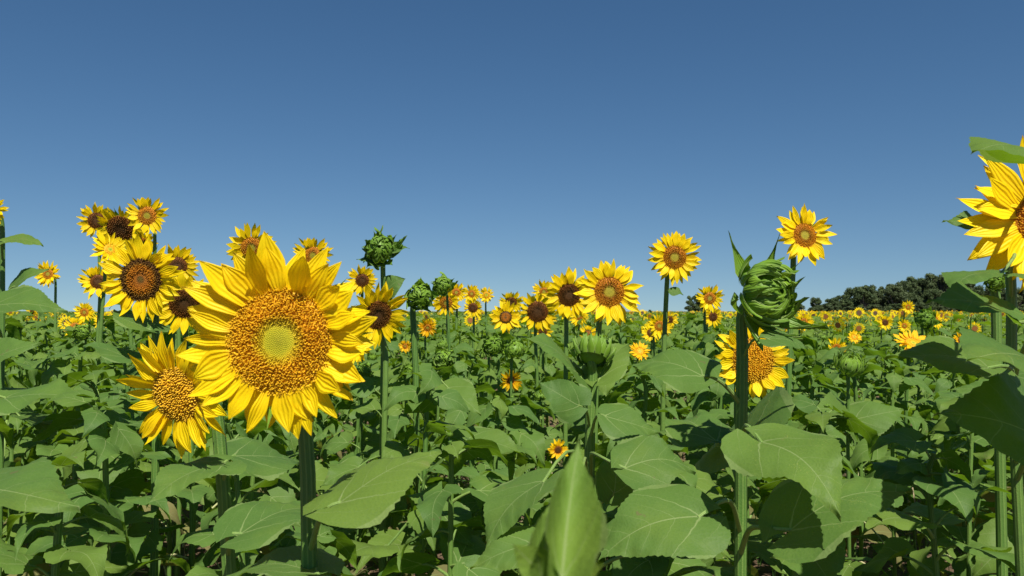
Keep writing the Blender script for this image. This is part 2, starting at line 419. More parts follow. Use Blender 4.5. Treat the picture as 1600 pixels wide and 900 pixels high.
def florets(rng, fd, n, sides=4, hz=.10, closed=.33, dome=.10):
    """disc florets on Fermat's spiral; the outer ones are open, those in the middle still closed"""
    mb = MB(); ga = math.pi*(3-math.sqrt(5)); sp = fd*math.sqrt(math.pi/n)
    for i in range(n):
        u = math.sqrt((i+.5)/n); r = fd*u; a = i*ga + rng.uniform(-.04, .04)*(u > closed)
        z0 = dome*fd*(1-u*u*1.05); opn = min(1, max(0, (u-closed+.06)/.16 + rng.uniform(-.2, .2)))
        h = hz*fd*( .30 + (.60 + .35*rng.random() + .25*math.sin(math.pi*u))*opn)
        lean = Vector((math.cos(a), math.sin(a), 0))*(.10*(u**2) if opn > .5 else -.25)*h + Vector((rng.uniform(-1, 1), rng.uniform(-1, 1), 0))*.22*h*opn
        p0 = Vector((r*math.cos(a), r*math.sin(a), z0 - .012)); p2 = p0 + Vector((0, 0, h)) + lean
        w0 = sp*.36; w1 = sp*(.40 if opn < .5 else .34)*rng.uniform(.85, 1.15); w2 = sp*.16
        rows = []; uvs = []
        for q, ww, vv in ((0, w0, 0.0), (.72, w1, .8), (1.0, w2, 1.0)):
            c = p0.lerp(p2, q)
            rows.append([(c.x + ww*math.cos(a + 2*math.pi*k/sides), c.y + ww*math.sin(a + 2*math.pi*k/sides), c.z) for k in range(sides)])
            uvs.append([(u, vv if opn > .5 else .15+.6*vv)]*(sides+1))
        mb.grid(rows, uvs, 0, True)
        mb.face(rows[-1], [(u, .9)]*sides)
    return mb

def bract_mb(Rr, th_b, span, phi, wd, lift, flare, swirl, nr=8, nc=4, cup=.06, zs=.82, pw=.8, belly=1.6):
    mb = MB(); rows = []; uvs = []
    for i in range(nr+1):
        t = i/nr; th = th_b - span*t; r = Rr*(1 + lift*math.sin(math.pi*t*.6) + flare*t**2.2)
        half = wd*(.70+.30*t/.42 if t < .42 else max(.0, (1-t)/.58)**(2.0 if pw < 1 else 1.0) + .03*(1-t))*(1 if pw < 1 else (1-.55*t))
        row = []; ur = []
        for c in range(nc+1):
            v = -1+2*c/nc; az = phi + swirl*t + v*half/(max(.18, math.sin(th)))
            rr = r*(1 - cup*v*v + .05*(1-abs(v))*0)
            row.append((rr*math.sin(th)*math.cos(az), rr*math.sin(th)*math.sin(az), rr*math.cos(th)*zs)); ur.append((t, v*.5+.5))
        rows.append(row); uvs.append(ur)
    mb.grid(rows, uvs, 0); return mb

def bud_bracts(rng, style='bud', hi=True):
    out = []; nr, nc = (9, 4) if hi else (7, 2)
    if style == 'calyx':
        for layer, n in ((0, 13), (1, 13), (2, 10)):
            for k in range(n):
                phi = 2*math.pi*(k+.5*layer+rng.uniform(-.2, .2))/n
                out.append(bract_mb(1.0+.05*(2-layer), R_(120-8*layer), R_(60+rng.uniform(-14, 14)), phi, .24, .05, rng.uniform(.15, .55), rng.uniform(-.3, .3), nr, nc, pw=1.5, belly=.6))
        for k in range(22):
            out.append(bract_mb(.96 + br.uniform(-.05, .08), R_(80 if k < 12 else 52), R_(68 if k < 12 else 46), 2*math.pi*k/11+br.uniform(-.2, .2), .26, .08, br.uniform(-.05, .5), br.uniform(-.3, .4), nr, nc))
        return out
    for layer, (n, thb, span, wd, lift, flare) in enumerate(((8, 132, 62, .36, .10, 1.0), (9, 118, 66, .35, .10, .8), (11, 102, 66, .33, .12, .42), (11, 84, 60, .28, .14, .22), (10, 62, 44, .22, .14, .16), (9, 40, 28, .15, .10, .2))):
        for k in range(n):
            phi = 2*math.pi*(k+.5*layer+rng.uniform(-.3, .3))/n
            out.append(bract_mb(1.0 - .035*layer + rng.uniform(-.04, .04), R_(thb+rng.uniform(-9, 9)), R_(span*rng.uniform(.7, 1.2)), phi, wd*rng.uniform(.8, 1.15), lift*rng.uniform(.2, 1.8), flare*rng.uniform(.3, 1.6)*(1 if hi else .55), rng.uniform(-.15, .6), nr, nc, cup=rng.uniform(.04, .16)))
    return out
def bud_core():
    mb = MB(); rows = []; uvs = []
    for i in range(9):
        th = R_(8 + 172*i/8); r = .80
        rows.append([(r*math.sin(th)*math.cos(2*math.pi*k/14), r*math.sin(th)*math.sin(2*math.pi*k/14), r*math.cos(th)*.80) for k in range(14)])
        uvs.append([(.4, .3)]*15)
    mb.grid(rows, uvs, 0, True); return mb
br = random.Random(11)
BUD_CORE = bud_core().mesh('flower_head', [M['bract']])
def joined(lst, name, mats):
    mb = MB()
    for x in lst: mb.add(x)
    return mb.mesh(name, mats)
BUDS = [joined(bud_bracts(br, 'bud', False), 'bracts', [M['bract']]) for _ in range(3)]
CALYX = joined(bud_bracts(br, 'calyx', True), 'bracts', [M['bract']])
CALYX_RING = joined([bract_mb(.50, R_(100), R_(10), 2*math.pi*k/18+br.uniform(-.1, .1), .16, .1, br.uniform(.3, .8), 0, 5, 2, zs=.9) for k in range(18)], 'calyx', [M['bract']])

DISC_SETS = {}
def small_disc(kind, fd):
    key = (kind, round(fd, 2))
    if key not in DISC_SETS:
        rr = random.Random(hash(key) % 1000 if False else len(DISC_SETS)+3)
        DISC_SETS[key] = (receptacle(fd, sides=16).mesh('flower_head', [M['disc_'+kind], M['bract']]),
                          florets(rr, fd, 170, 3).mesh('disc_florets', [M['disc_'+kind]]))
    return DISC_SETS[key]
RINGS = {}
def petal_ring(seed, fd, orange):
    key = (seed % 5, round(fd, 2), orange)
    if key not in RINGS:
        rr = random.Random(seed % 5 + 40); mb = MB()
        for m4 in petal_layout(rr, fd, 30): mb.add(rr.choice(PETALS_LO), m4)
        RINGS[key] = mb.mesh('petals', [M['petal_orange' if orange else 'petal']])
    return RINGS[key]

# ------------------------------------------------------------ building one plant
def empty(name, loc):
    o = bpy.data.objects.new(name, None); C.objects.link(o); o.location = loc; o.empty_display_size = .1
    return o
HEADS = []          # (px, py, r, depth) of the heads that have to stay in view
PLANTS = []         # (x, y) of the plants built by hand
def head_axes(c, yaw, pitch, roll=0.0):
    n = Vector((math.sin(yaw)*math.cos(pitch), -math.cos(yaw)*math.cos(pitch), math.sin(pitch)))
    up = Vector((0, 0, 1)) if abs(n.z) < .95 else Vector((0, 1, 0))
    y = (up - n*up.dot(n)).normalized(); x = y.cross(n)
    if roll:
        x, y = x*math.cos(roll)+y*math.sin(roll), y*math.cos(roll)-x*math.sin(roll)
    return n, x, y
def add_head(root, base, c, R, yaw, pitch, kind, fd, seed, detail, orange=False, droop=0.0, top_long=0.0, npet=None):
    """detail 2: each petal its own object; 1: one ring of petals"""
    rng = random.Random(seed); n, x, y = head_axes(c, yaw, pitch, rng.uniform(-.3, .3) if detail < 2 else 0)
    m = axes(c - base, x, y, n, R)
    if kind in ('bud', 'calyx'):
        if detail == 2:
            h = ob('flower_head', BUD_CORE, root, m)
            for b in bud_bracts(rng, kind, True): ob('bract', b.mesh('bract', [M['bract']]), h)
        else:
            h = ob('flower_head', BUD_CORE, root, m)
            ob('bracts', CALYX if kind == 'calyx' else BUDS[seed % 3], h)
        return h, n
    if detail == 2:
        big = R > .12 and (c.y < 1.3)
        h = ob('flower_head', receptacle(fd).mesh('flower_head', [M['disc_'+kind], M['bract']]), root, m)
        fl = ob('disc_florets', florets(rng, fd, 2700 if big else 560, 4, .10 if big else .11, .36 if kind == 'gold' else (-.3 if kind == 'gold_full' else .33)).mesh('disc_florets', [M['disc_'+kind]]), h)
        for m4 in petal_layout(rng, fd, npet, droop, top_long):
            ob('petal', rng.choice(PETALS_O if orange else PETALS), h, m4)
    else:
        dm, fm = small_disc(kind, fd)
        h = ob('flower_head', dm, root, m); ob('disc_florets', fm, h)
        ob('petals', petal_ring(seed, fd, orange), h)
    ob('calyx', CALYX_RING, h, Matrix.Scale(fd/.5, 4))
    return h, n

def stem_path(base, c, n, R, rs, px=None, d=None):
    """from the ground up, then bending over into the back of the head"""
    back = c - n*(.44*R)
    top = back - n*(.35*R) + Vector((0, 0, -.25*R))
    if px:
        pts = [at(x, y, base.y) for x, y in px]
        pts = [Vector((p.x, base.y, p.z)) for p in pts]
        low = pts[-1]; pts = pts[::-1]
        g = Vector((base.x, base.y, -.03))
        seg = [g.lerp(low, k/4) for k in range(4)] + pts
        last = seg[-1]
    else:
        g = Vector((base.x, base.y, -.03)); last = Vector((base.x*.5+top.x*.5, base.y, max(.2, c.z - 1.1*R - .05)))
        bow = Vector((rs.uniform(-.045, .045), rs.uniform(-.03, .03), 0))
        seg = [g.lerp(last, k/7) + bow*math.sin(math.pi*k/7) for k in range(8)]
        last = seg[-1]
    dirv = (seg[-1]-seg[-2]).normalized(); ln = (back-last).length
    tail = bez(last, last + dirv*ln*.55, back - n*ln*.40, back, 6)[1:]
    return seg + tail
def on_path(path, z):
    for a, b in zip(path, path[1:]):
        if (a.z-z)*(b.z-z) <= 0 and abs(a.z-b.z) > 1e-6: return a.lerp(b, (z-a.z)/(b.z-a.z))
    return path[0] if z < path[0].z else max(path, key=lambda p: p.z)

def hero_leaf(root, base, path, Jx, Jy, Tx, Ty, Wpx, dJ, dT, seed, mat, flip=1, zdrop=None, stalk=True):
    rng = random.Random(seed); J = at(Jx, Jy, dJ); T = at(Tx, Ty, dT); x = T-J; L = x.length; x = x/L
    mid = (J+T)/2; v = (Vector((0, 0, EYE)) - mid).normalized(); dd = (dJ+dT)/2
    app = Wpx*dd/F/L; W = max(rng.uniform(.80, .95), app*1.14)
    e1 = v.cross(x).normalized(); e2 = (v - x*v.dot(x)).normalized(); th = math.acos(min(1, app/W))
    best = None
    for s in (1, -1):
        y = e1*math.cos(th) + e2*(s*math.sin(th)); z = x.cross(y)
        if flip < 0: y, z = -y, -z
        if best is None or z.z > best[1].z: best = (y, z)
    y, z = best
    m = axes(J-base, x*L, y*(W*L), z*L)
    me_key = rng.randrange(8)
    if (me_key, mat) not in HB: HB[(me_key, mat)] = HERO_BLADES[me_key].mesh('leaf', [M[mat]])
    lf = ob('leaf', HB[(me_key, mat)], root, m)
    if stalk:
        zs = J.z - (zdrop if zdrop is not None else .04 + .3*math.hypot(J.x-base.x, J.y-base.y))
        a = on_path(path, zs); ln = (J-a).length
        out = Vector((J.x-a.x, J.y-a.y, 0)); out = out.normalized() if out.length > 1e-5 else Vector((1, 0, 0))
        pth = bez(a, a + (out*.5+Vector((0, 0, .6)))*ln*.5, J - (x*.8 + Vector((0, 0, -.25)))*ln*.3, J + x*.004, 8)
        r0 = max(.0022, min(.0055, .018*L+.0012))
        mb = MB(); mb.tube([p-base for p in pth], [r0*(1.25-.6*k/8) for k in range(9)], 7, 0, 0)
        mi = m.inverted(); mb.v = [tuple(mi @ Vector(q)) for q in mb.v]
        pt = ob('petiole', mb.mesh('petiole', [M['petiole']]), lf)
    return lf
HB = {}

def auto_leaves(root, base, path, rng, zlo, zhi, n, size, meshes, dry=0.0):
    az = rng.uniform(0, 6.28)
    for k in range(n):
        q = (k+.5)/n; z = zlo + (zhi-zlo)*q + rng.uniform(-.03, .03); p = on_path(path, z); az += 2.4 + rng.uniform(-.35, .35)
        s = size*(1.0 - .40*q**2)*rng.uniform(.8, 1.15)
        x = Vector((math.cos(az), math.sin(az), 0)); tilt = R_(rng.uniform(-20, 26) + 14*(q-.5))
        m = Matrix.Translation(p-base) @ Matrix.Rotation(az, 4, 'Z') @ Matrix.Rotation(-tilt, 4, 'Y') @ Matrix.Rotation(rng.uniform(-.3, .3), 4, 'X') @ Matrix.Scale(s, 4)
        if dry and q < .3 and rng.random() < dry:
            o = ob('leaf', rng.choice(LEAF_DRY), root, m); o['label'] = 'withered brown lower leaf'
        else: ob('leaf', rng.choice(meshes), root, m)

def plant(label, x, y, r, d, kind='orange', fd=.46, yaw=0, pitch=0, seed=1, detail=1, stem=None, leaves=(), auto=6, auto_top=.86, size=.17,
          r_stem=None, orange=False, droop=0.0, top_long=0.0, npet=None, group=None, cat='sunflower', gx=None, name='sunflower'):
    rng = random.Random(seed*17+3); c = at(x, y, d); R = r*d/F; yw, pt = R_(yaw), R_(pitch)
    n, _, _ = head_axes(c, yw, pt)
    by = c.y - n.y*(.8*R) + .02
    if stem: q = at(*stem[-1], by); bx = q.x
    else: bx = c.x - n.x*.7*R + rng.uniform(-.03, .03)
    if gx is not None: bx = gx
    base = Vector((bx, by, 0)); root = empty(name, base); tag(root, label, cat, group)
    path = stem_path(base, c, n, R, rng, stem, d)
    rr = r_stem or max(.006, min(.013, .055*R+.004)); m = len(path)
    mb = MB(); mb.tube([p-base for p in path], [rr*(1.2 - .35*k/(m-1)) for k in range(m)], 14 if d < 2.5 else 8, 0, .06 if d < 2.5 else 0)
    ob('stem', mb.mesh('stem', [M['stem']]), root)
    add_head(root, base, c, R, yw, pt, kind, fd, seed, detail, orange, droop, top_long, npet)
    for k, lf in enumerate(leaves):
        Jx, Jy, Tx, Ty, W = lf[:5]; o = lf[5] if len(lf) > 5 else {}
        hero_leaf(root, base, path, Jx, Jy, Tx, Ty, W, d + o.get('j', 0), d + o.get('t', 0), seed*31+k, o.get('mat', 'leaf'), o.get('flip', 1), o.get('drop'))
    if auto:
        auto_leaves(root, base, path, rng, .25*c.z, c.z*auto_top - .05, auto, size, LEAF_HI if d < 4 else LEAF_LO, .4)
    HEADS.append((x, y, r, d)); PLANTS.append((bx, by))
    return root

# ------------------------------------------------------------ the ground and the far field
def ground():
    mb = MB(); S = 3500
    xs = [-S, -300, -60, -20, -8, 0, 8, 20, 60, 300, S]; ys = [-S, -60, -10, 0, 4, 8, 14, 24, 60, 170, 400, S]
    rows = [[(x, y, 0) for x in xs] for y in ys]; uvs = [[(x, y) for x in xs] for y in ys]
    mb.grid(rows, uvs, 0)
    return tag(ob('ground', mb.mesh('ground', [M['soil']], False)), kind='structure')
ground()

# ------------------------------------------------------------ sunflowers nearest to the camera
plant('biggest sunflower, left foreground, wide golden disc with a green heart', 438, 533, 154, 1.13, 'gold', .548, -2, 3, 101, 2,
      stem=[(478, 668), (483, 740), (487, 900)], r_stem=.0112, top_long=.11, droop=.22, npet=48, auto=4, auto_top=.42,
      leaves=[(529, 787, 690, 708, 74, {'j': .03, 't': .12, 'drop': .10}), (495, 896, 345, 905, 45, {'j': .1, 't': .15, 'drop': .06})])
plant('sunflower tucked behind the biggest head, its face turned down to the left', 276, 617, 97, 1.62, 'gold_full', .46, -20, -12, 102, 2,
      stem=[(343, 665), (352, 760), (363, 900)], r_stem=.0135, npet=36, auto=4, auto_top=.5,
      leaves=[(352, 722, 228, 790, 62, {'j': .05, 't': -.1}), (375, 835, 520, 800, 58, {'j': -.05, 't': .1}), (366, 712, 470, 722, 46, {'j': .15, 't': .3})])
plant('sunflower with dark ringed orange disc at the foot of the left tower', 221, 437, 66, 2.46, 'ring', .52, -4, -4, 103, 2,
      stem=[(243, 495), (244, 560), (246, 640)], r_stem=.011, npet=36, auto=7, auto_top=.8, size=.2,
      leaves=[(232, 515, 180, 488, 26, {'t': .1}), (200, 560, 130, 540, 22)])
plant('half hidden sunflower with brown disc between the ringed head and the biggest head', 288, 474, 50, 2.85, 'dark', .48, 18, -14, 104, 2, npet=34, auto=6, auto_top=.8)
plant('sunflower with maroon disc turned right, beside the biggest head', 590, 492, 52, 2.9, 'dark', .46, 38, -14, 105, 2, npet=32,
      stem=[(603, 560), (601, 690)], auto=7, auto_top=.82, size=.2)
plant('large orange disc sunflower with green eye right above the back-turned head', 952, 456, 53, 2.9, 'orange', .47, 2, 2, 106, 2,
      stem=[(935, 520), (930, 620), (928, 720)], npet=36, auto=6, auto_top=.75, size=.18)
plant('sunflower with dark disc just left of the orange disc head in the middle', 889, 461, 41, 3.9, 'dark', .46, 8, -6, 107, 2, npet=34, auto=7, auto_top=.85)
plant('sunflower with round dark disc and long drooping lower petals, middle row', 840, 487, 32, 5.0, 'dark', .54, -2, -8, 108, 1, auto=7, auto_top=.85)
plant('tall lone sunflower on a straight bare stem, left of the big green bud', 1054, 402, 42, 3.6, 'orange', .46, 0, 0, 109, 2,
      stem=[(1042, 446), (1036, 560), (1034, 690)], r_stem=.011, npet=34, auto=5, auto_top=.62, size=.18,
      leaves=[(1048, 455, 1068, 461, 14)])
plant('tallest sunflower against the sky, above and right of the big green bud', 1257, 368, 48, 3.3, 'orange', .43, 10, 8, 110, 2,
      stem=[(1240, 412), (1234, 520), (1230, 620)], r_stem=.012, npet=32, auto=5, auto_top=.62, size=.2)
plant('big green closed bud with spiky bracts in front of a yellow head', 1196, 462, 49, 1.66, 'bud', .5, 34, 14, 111, 2,
      stem=[(1159, 556), (1156, 680), (1153, 900)], r_stem=.0122, auto=3, auto_top=.45,
      leaves=[(1189, 691, 1314, 808, 140, {'j': -.22, 't': -.40, 'mat': 'leaf_pollen', 'drop': .09}), (1235, 829, 1427, 771, 112, {'j': -.27, 't': -.27, 'mat': 'leaf_pollen', 'drop': .14}),
              (1098, 588, 980, 574, 60, {'j': .0, 't': .12, 'drop': .07}), (1094, 807, 934, 878, 135, {'j': -.2, 't': -.22, 'drop': .1}),
              (1200, 530, 1262, 548, 26, {'j': -.05, 't': -.06, 'drop': .05}),
              (1170, 700, 1205, 640, 60, {'j': .15, 't': .45, 'mat': 'leaf_pollen'}),
              (1120, 690, 1060, 660, 60, {'j': .2, 't': .4})])
plant('sunflower glowing behind the stem of the big green bud', 1176, 563, 63, 2.75, 'gold_full', .56, 6, 2, 112, 2, npet=34, auto=6, auto_top=.75, size=.2)
plant('large sunflower cut off by the right edge of the photo', 1628, 344, 120, 1.75, 'orange', .37, -6, 4, 113, 2,
      stem=[(1580, 490), (1578, 580), (1588, 900)], r_stem=.0112, npet=46, auto=2, auto_top=.3, top_long=.1,
      leaves=[(1650, 262, 1517, 241, 17, {'j': -.5, 't': -.58, 'drop': -.02}), (1560, 372, 1474, 344, 34, {'j': .1, 't': .08, 'drop': .0}), (1562, 430, 1487, 456, 50, {'j': -.22, 't': -.3, 'drop': .04}),
              (1585, 505, 1450, 468, 52, {'j': -.28, 't': -.34}), (1545, 575, 1382, 562, 60, {'j': -.1, 't': -.1}), (1680, 610, 1509, 566, 60, {'j': -.44, 't': -.58}),
              (1690, 755, 1464, 645, 150, {'j': -.35, 't': -.45, 'drop': .1}), (1600, 640, 1480, 610, 60, {'j': .25, 't': .35})])
plant('green flower head seen from behind with curling bracts in the middle foreground', 926, 552, 27, 2.05, 'calyx', .5, 160, 58, 114, 1,
      stem=[(926, 585), (922, 650), (920, 750)], r_stem=.0125, auto=4, auto_top=.55,
      leaves=[(902, 584, 818, 530, 34, {'t': -.1}), (938, 590, 986, 535, 60, {'t': .1}), (905, 634, 841, 596, 66, {'j': -.1, 't': -.1}), (945, 650, 1032, 676, 52, {'j': -.1, 't': -.1}),
              (976, 732, 1088, 738, 82, {'j': -.45, 't': -.4, 'drop': .14}), (850, 752, 757, 862, 76, {'j': -.5, 't': -.6, 'drop': .2}), (960, 770, 963, 690, 70, {'j': -.1, 't': -.1}),
              (830, 850, 735, 890, 66, {'j': -.6, 't': -.62, 'drop': .02}), (1060, 850, 1130, 800, 60, {'j': -.1, 't': .0})])
plant('tall green bud in leafy collar against the sky, right of the biggest head', 594, 390, 24, 3.0, 'bud', .5, 4, 14, 115, 1,
      stem=[(598, 416), (600, 500), (598, 640)], r_stem=.0095, auto=5, auto_top=.75, size=.2,
      leaves=[(614, 393, 640, 388, 9), (592, 412, 557, 405, 14), (606, 452, 634, 436, 34), (604, 460, 590, 480, 24), (592, 384, 598, 352, 10, {'drop': 0})])
plant('yellowing bud just opening on a forked stem, left of the open middle heads', 656, 464, 20, 3.3, 'bud', .5, 12, 0, 116, 1,
      stem=[(645, 488), (650, 580), (655, 900)], r_stem=.0125, auto=5, auto_top=.62, size=.22,
      leaves=[(622, 640, 590, 650, 20), (631, 702, 596, 716, 40, {'j': -.5, 't': -.6}), (726, 690, 820, 712, 52, {'j': -.5, 't': -.5}), (691, 802, 740, 852, 74, {'j': -.9, 't': -1.0}),
              (700, 606, 752, 648, 52, {'j': -.4, 't': -.5}), (560, 730, 500, 760, 40, {'j': -.4, 't': -.5}), (600, 860, 510, 895, 60, {'j': -.9, 't': -1.2})])
# the tower of heads on the left
TW = 'tower of sunflower heads at the left'
plant('top right sunflower of the left tower, orange disc with pale eye', 230, 337, 33, 4.5, 'orange', .46, 4, -4, 120, 1, auto=6, auto_top=.86)
plant('dark disc sunflower at the top left corner of the left tower', 151, 345, 27, 5.0, 'dark', .5, 26, -6, 121, 1, auto=6)
plant('sunflower with wide black disc between the two topmost heads of the left tower', 188, 357, 36, 4.7, 'dark', .58, 6, -22, 122, 1, auto=6)
plant('ragged yellow head turned aside under the black disc head of the left tower', 172, 390, 30, 4.2, 'gold', .34, 46, 22, 123, 1, auto=6)
plant('small sunflower squeezed under the top right head of the left tower', 224, 380, 24, 4.9, 'orange', .4, -6, -24, 124, 1, auto=6)
plant('sunflower with reddish disc peeping out at the left of the ringed head', 153, 440, 28, 4.4, 'dark', .42, 22, 0, 125, 1, auto=6)
plant('sunflower peeping out at the right of the ringed head', 277, 416, 34, 3.6, 'dark', .46, 24, -4, 126, 1, auto=6)
plant('lone small sunflower before the sky at the far left', 75, 428, 21, 6.2, 'orange', .42, 0, 4, 127, 1, auto=6)
plant('little sunflower low over the leaves at the left, under the lone one', 132, 488, 17, 7.6, 'orange', .42, 0, 0, 128, 1, auto=6)
plant('sunflower rising behind the top petals of the biggest head', 393, 387, 38, 3.9, 'orange', .46, 10, -12, 129, 1, auto=6)
plant('sunflower behind the upper right petals of the biggest head', 489, 399, 32, 4.8, 'orange', .44, 0, -6, 130, 1, auto=6)
plant('sunflower under the tall leafy bud, partly behind the maroon disc head', 566, 438, 24, 4.4, 'dark', .46, 8, -6, 131, 1, auto=6)
plant('sunflower low behind the right petals of the biggest head', 556, 546, 27, 4.0, 'orange', .40, -14, 18, 132, 1, auto=6)
plant('round green bud just above an open head, left of the middle', 691, 446, 15, 4.6, 'bud', .5, -16, 12, 133, 1, auto=6)
plant('open sunflower hanging right under the round green bud', 697, 473, 23, 5.2, 'orange', .46, -6, -14, 134, 1, auto=6)
plant('sunflower half behind the round green bud', 713, 457, 17, 6.0, 'orange', .42, 4, 0, 135, 1, auto=6)
plant('upper left of the three small sunflowers in a cluster left of the middle', 737, 459, 15, 7.2, 'orange', .42, 0, 0, 136, 1, auto=5)
plant('pale eyed sunflower at the right of the small cluster of three', 760, 461, 13, 8.2, 'gold', .46, 0, 4, 137, 1, auto=5)
plant('dark disc sunflower at the bottom of the small cluster of three', 739, 481, 16, 6.8, 'dark', .5, 0, -4, 138, 1, auto=5)
plant('sunflower with small brown disc at the left end of the middle row', 790, 496, 26, 5.8, 'ring', .4, 0, 0, 139, 1, auto=6)
plant('sunflower behind the left end of the middle row', 799, 473, 20, 6.8, 'dark', .46, 6, -10, 140, 1, auto=6)
plant('sunflower peeking up between the dark disc heads of the middle row', 850, 456, 19, 6.4, 'orange', .4, -10, 0, 141, 1, auto=6)
plant('small ragged sunflower right below the drooping dark disc head', 848, 519, 17, 6.2, 'dark', .42, 10, -10, 142, 1, auto=5)
plant('sunflower beside the bare stem of the tall lone sunflower', 1030, 509, 21, 5.6, 'orange', .42, 14, -4, 143, 1, auto=6)
plant('little sunflower right of the bare stem of the tall lone sunflower', 1046, 500, 14, 7.6, 'dark', .46, 8, -4, 144, 1, auto=5)
plant('sunflower between the tall lone sunflower and the big bud', 1109, 466, 23, 5.8, 'orange', .44, 4, -4, 145, 1, auto=6)
plant('sunflower under the one between the tall lone sunflower and the big bud', 1114, 495, 17, 6.6, 'dark', .46, 12, -6, 146, 1, auto=6)
plant('orange sunflower turned to the sky, low in the leaves right of the back-turned head', 1000, 549, 17, 5.2, 'gold', .36, 0, 34, 147, 1, auto=6, orange=True)
plant('orange ragged sunflower behind a thin stem, low in the leaves left of the middle', 798, 594, 19, 4.6, 'dark', .36, 20, -20, 148, 1, auto=6, orange=True)
plant('lowest little sunflower, deep in the leaves above the blurred shoot', 872, 703, 17, 3.6, 'dark', .36, 10, 0, 149, 1, auto=4, orange=True, size=.14)
plant('wide orange sunflower facing the sky on the right, half sunk behind a leaf', 1427, 536, 29, 4.6, 'gold', .40, 4, 52, 150, 1, auto=6, orange=True)
plant('small sunflower right of the half sunk orange one', 1502, 532, 14, 7.4, 'dark', .44, 8, 6, 151, 1, auto=5, orange=True)
plant('small sunflower standing out against the dark trees on the right', 1419, 480, 11, 9.5, 'orange', .42, 0, 0, 152, 1, auto=5)
plant('small sunflower with orange disc at the right of the big bud', 1256, 503, 15, 8.0, 'orange', .42, -4, 0, 153, 1, auto=5)
plant('orange edged sunflower right of the middle under the trees', 1335, 527, 11, 8.6, 'gold', .4, 0, 20, 154, 1, auto=5, orange=True)
plant('sunflower with dark eye in the row below the treetops', 1383, 504, 13, 8.4, 'dark', .42, 0, 0, 155, 1, auto=5)
plant('sunflower beside the bushy green bud under the trees', 1413, 509, 11, 9.0, 'orange', .42, 0, 0, 156, 1, auto=5)
plant('sunflower cut off by the left edge of the photo', -12, 327, 24, 2.6, 'orange', .42, 10, -6, 157, 1, stem=[(2, 372), (4, 480), (6, 700)], r_stem=.008, auto=3, auto_top=.5,
      leaves=[(8, 378, 68, 386, 20), (22, 448, 76, 420, 20), (-10, 478, 106, 486, 50, {'j': -.2, 't': -.2}), (-30, 575, 64, 535, 44, {'j': -.6, 't': -.6}), (8, 622, 141, 624, 44, {'j': -.2, 't': -.2}), (-55, 760, 124, 792, 120, {'j': -1.1, 't': -1.2}),
              (30, 650, 90, 690, 40, {'j': .4, 't': .3})])
plant('green bud between two stems in the middle, left one of a pair', 771, 540, 16, 4.4, 'bud', .5, 14, 24, 160, 1, stem=[(764, 560), (763, 640)], auto=6)
plant('green bud on the right of the pair in the middle', 804, 546, 16, 4.0, 'bud', .5, 0, 44, 161, 1, stem=[(799, 566), (798, 660)], auto=6)
plant('pale green bud hanging beside the forked stem', 692, 562, 15, 3.7, 'bud', .5, 30, -6, 162, 1, auto=5)
plant('spiky green bud opening upward right of the big green bud', 1327, 572, 19, 3.0, 'calyx', .5, 6, 62, 163, 1, stem=[(1324, 590), (1322, 690)], auto=5, auto_top=.7,
      leaves=[(1330, 660, 1272, 640, 60, {'t': -.1}), (1336, 655, 1412, 640, 56)])
plant('bushy bright green bud in the row below the treetops', 1446, 499, 15, 5.4, 'bud', .5, -10, 20, 164, 1, auto=5)
plant('leafy plant at the lower left with a nodding green bud', 128, 520, 12, 4.4, 'bud', .5, 0, 20, 165, 1, auto=7, size=.22,
      leaves=[(225, 745, 133, 784, 60, {'j': -1.9, 't': -2.0}), (232, 874, 136, 900, 50, {'j': -2.6, 't': -2.7})] if False else ())
plant('green bud on the stalk rising left of the right edge sunflower', 1556, 440, 14, 2.2, 'bud', .5, -8, 20, 166, 1, stem=[(1556, 470), (1556, 560), (1558, 700)], r_stem=.0125, auto=4, auto_top=.6, size=.2)

plant('little sunflower peeping out left of the forked stem, low before the leaves', 633, 541, 11, 5.6, 'orange', .40, -10, 0, 170, 1, auto=5, orange=True)
plant('sunflower under the yellowing bud, cut by its forked stem', 668, 512, 15, 5.4, 'orange', .40, 10, -10, 171, 1, auto=5, orange=True)
# blurred young shoot right in front of the camera
def shoot():
    d = .42; b = at(868, 985, d); base = Vector((b.x, b.y, 0)); root = empty('young_sunflower', base)
    tag(root, 'pale green young shoot with folded leaves, blurred right in front of the camera', 'sunflower')
    top = at(866, 905, d); path = [Vector((base.x, base.y, -.03)).lerp(top, k/6) for k in range(7)]
    mb = MB(); mb.tube([p-base for p in path], [.006]*7, 10, 0, .05); ob('stem', mb.mesh('stem', [M['stem']]), root)
    rng = random.Random(3)
    for (Jx, Jy, Tx, Ty, Wp, dj, dt, cu) in ((878, 905, 906, 682, 84, -.02, .05, 1.3), (842, 920, 874, 760, 66, .0, .06, 1.0), (858, 905, 800, 850, 60, 0, -.01, .6), (880, 905, 945, 880, 50, .01, .0, .5), (850, 915, 838, 860, 44, -.02, -.03, .7)):
        J, T = at(Jx, Jy, d+dj), at(Tx, Ty, d+dt); x = T-J; L = x.length; x /= L
        v = (Vector((0, 0, EYE))-J).normalized(); y = v.cross(x).normalized(); y = (y*.97 + v*.2).normalized(); y = (y-x*y.dot(x)).normalized(); z = x.cross(y)
        Wr = Wp*d/F/L
        lm = blade(rng, W=1.0, nr=20, nc=10, arch=-.06, fold=.0, wave=.02, curl=0, serr=.01)
        lm.v = [(px_, py_*(1 if px_ > .1 else .8), pz_ + cu*py_*py_) for (px_, py_, pz_) in lm.v]
        ob('leaf', lm.mesh('leaf', [M['leaf_young']]), root, axes(J-base, x*L, y*(Wr*L*1.1), z*L))
    PLANTS.append((base.x, base.y))
shoot()

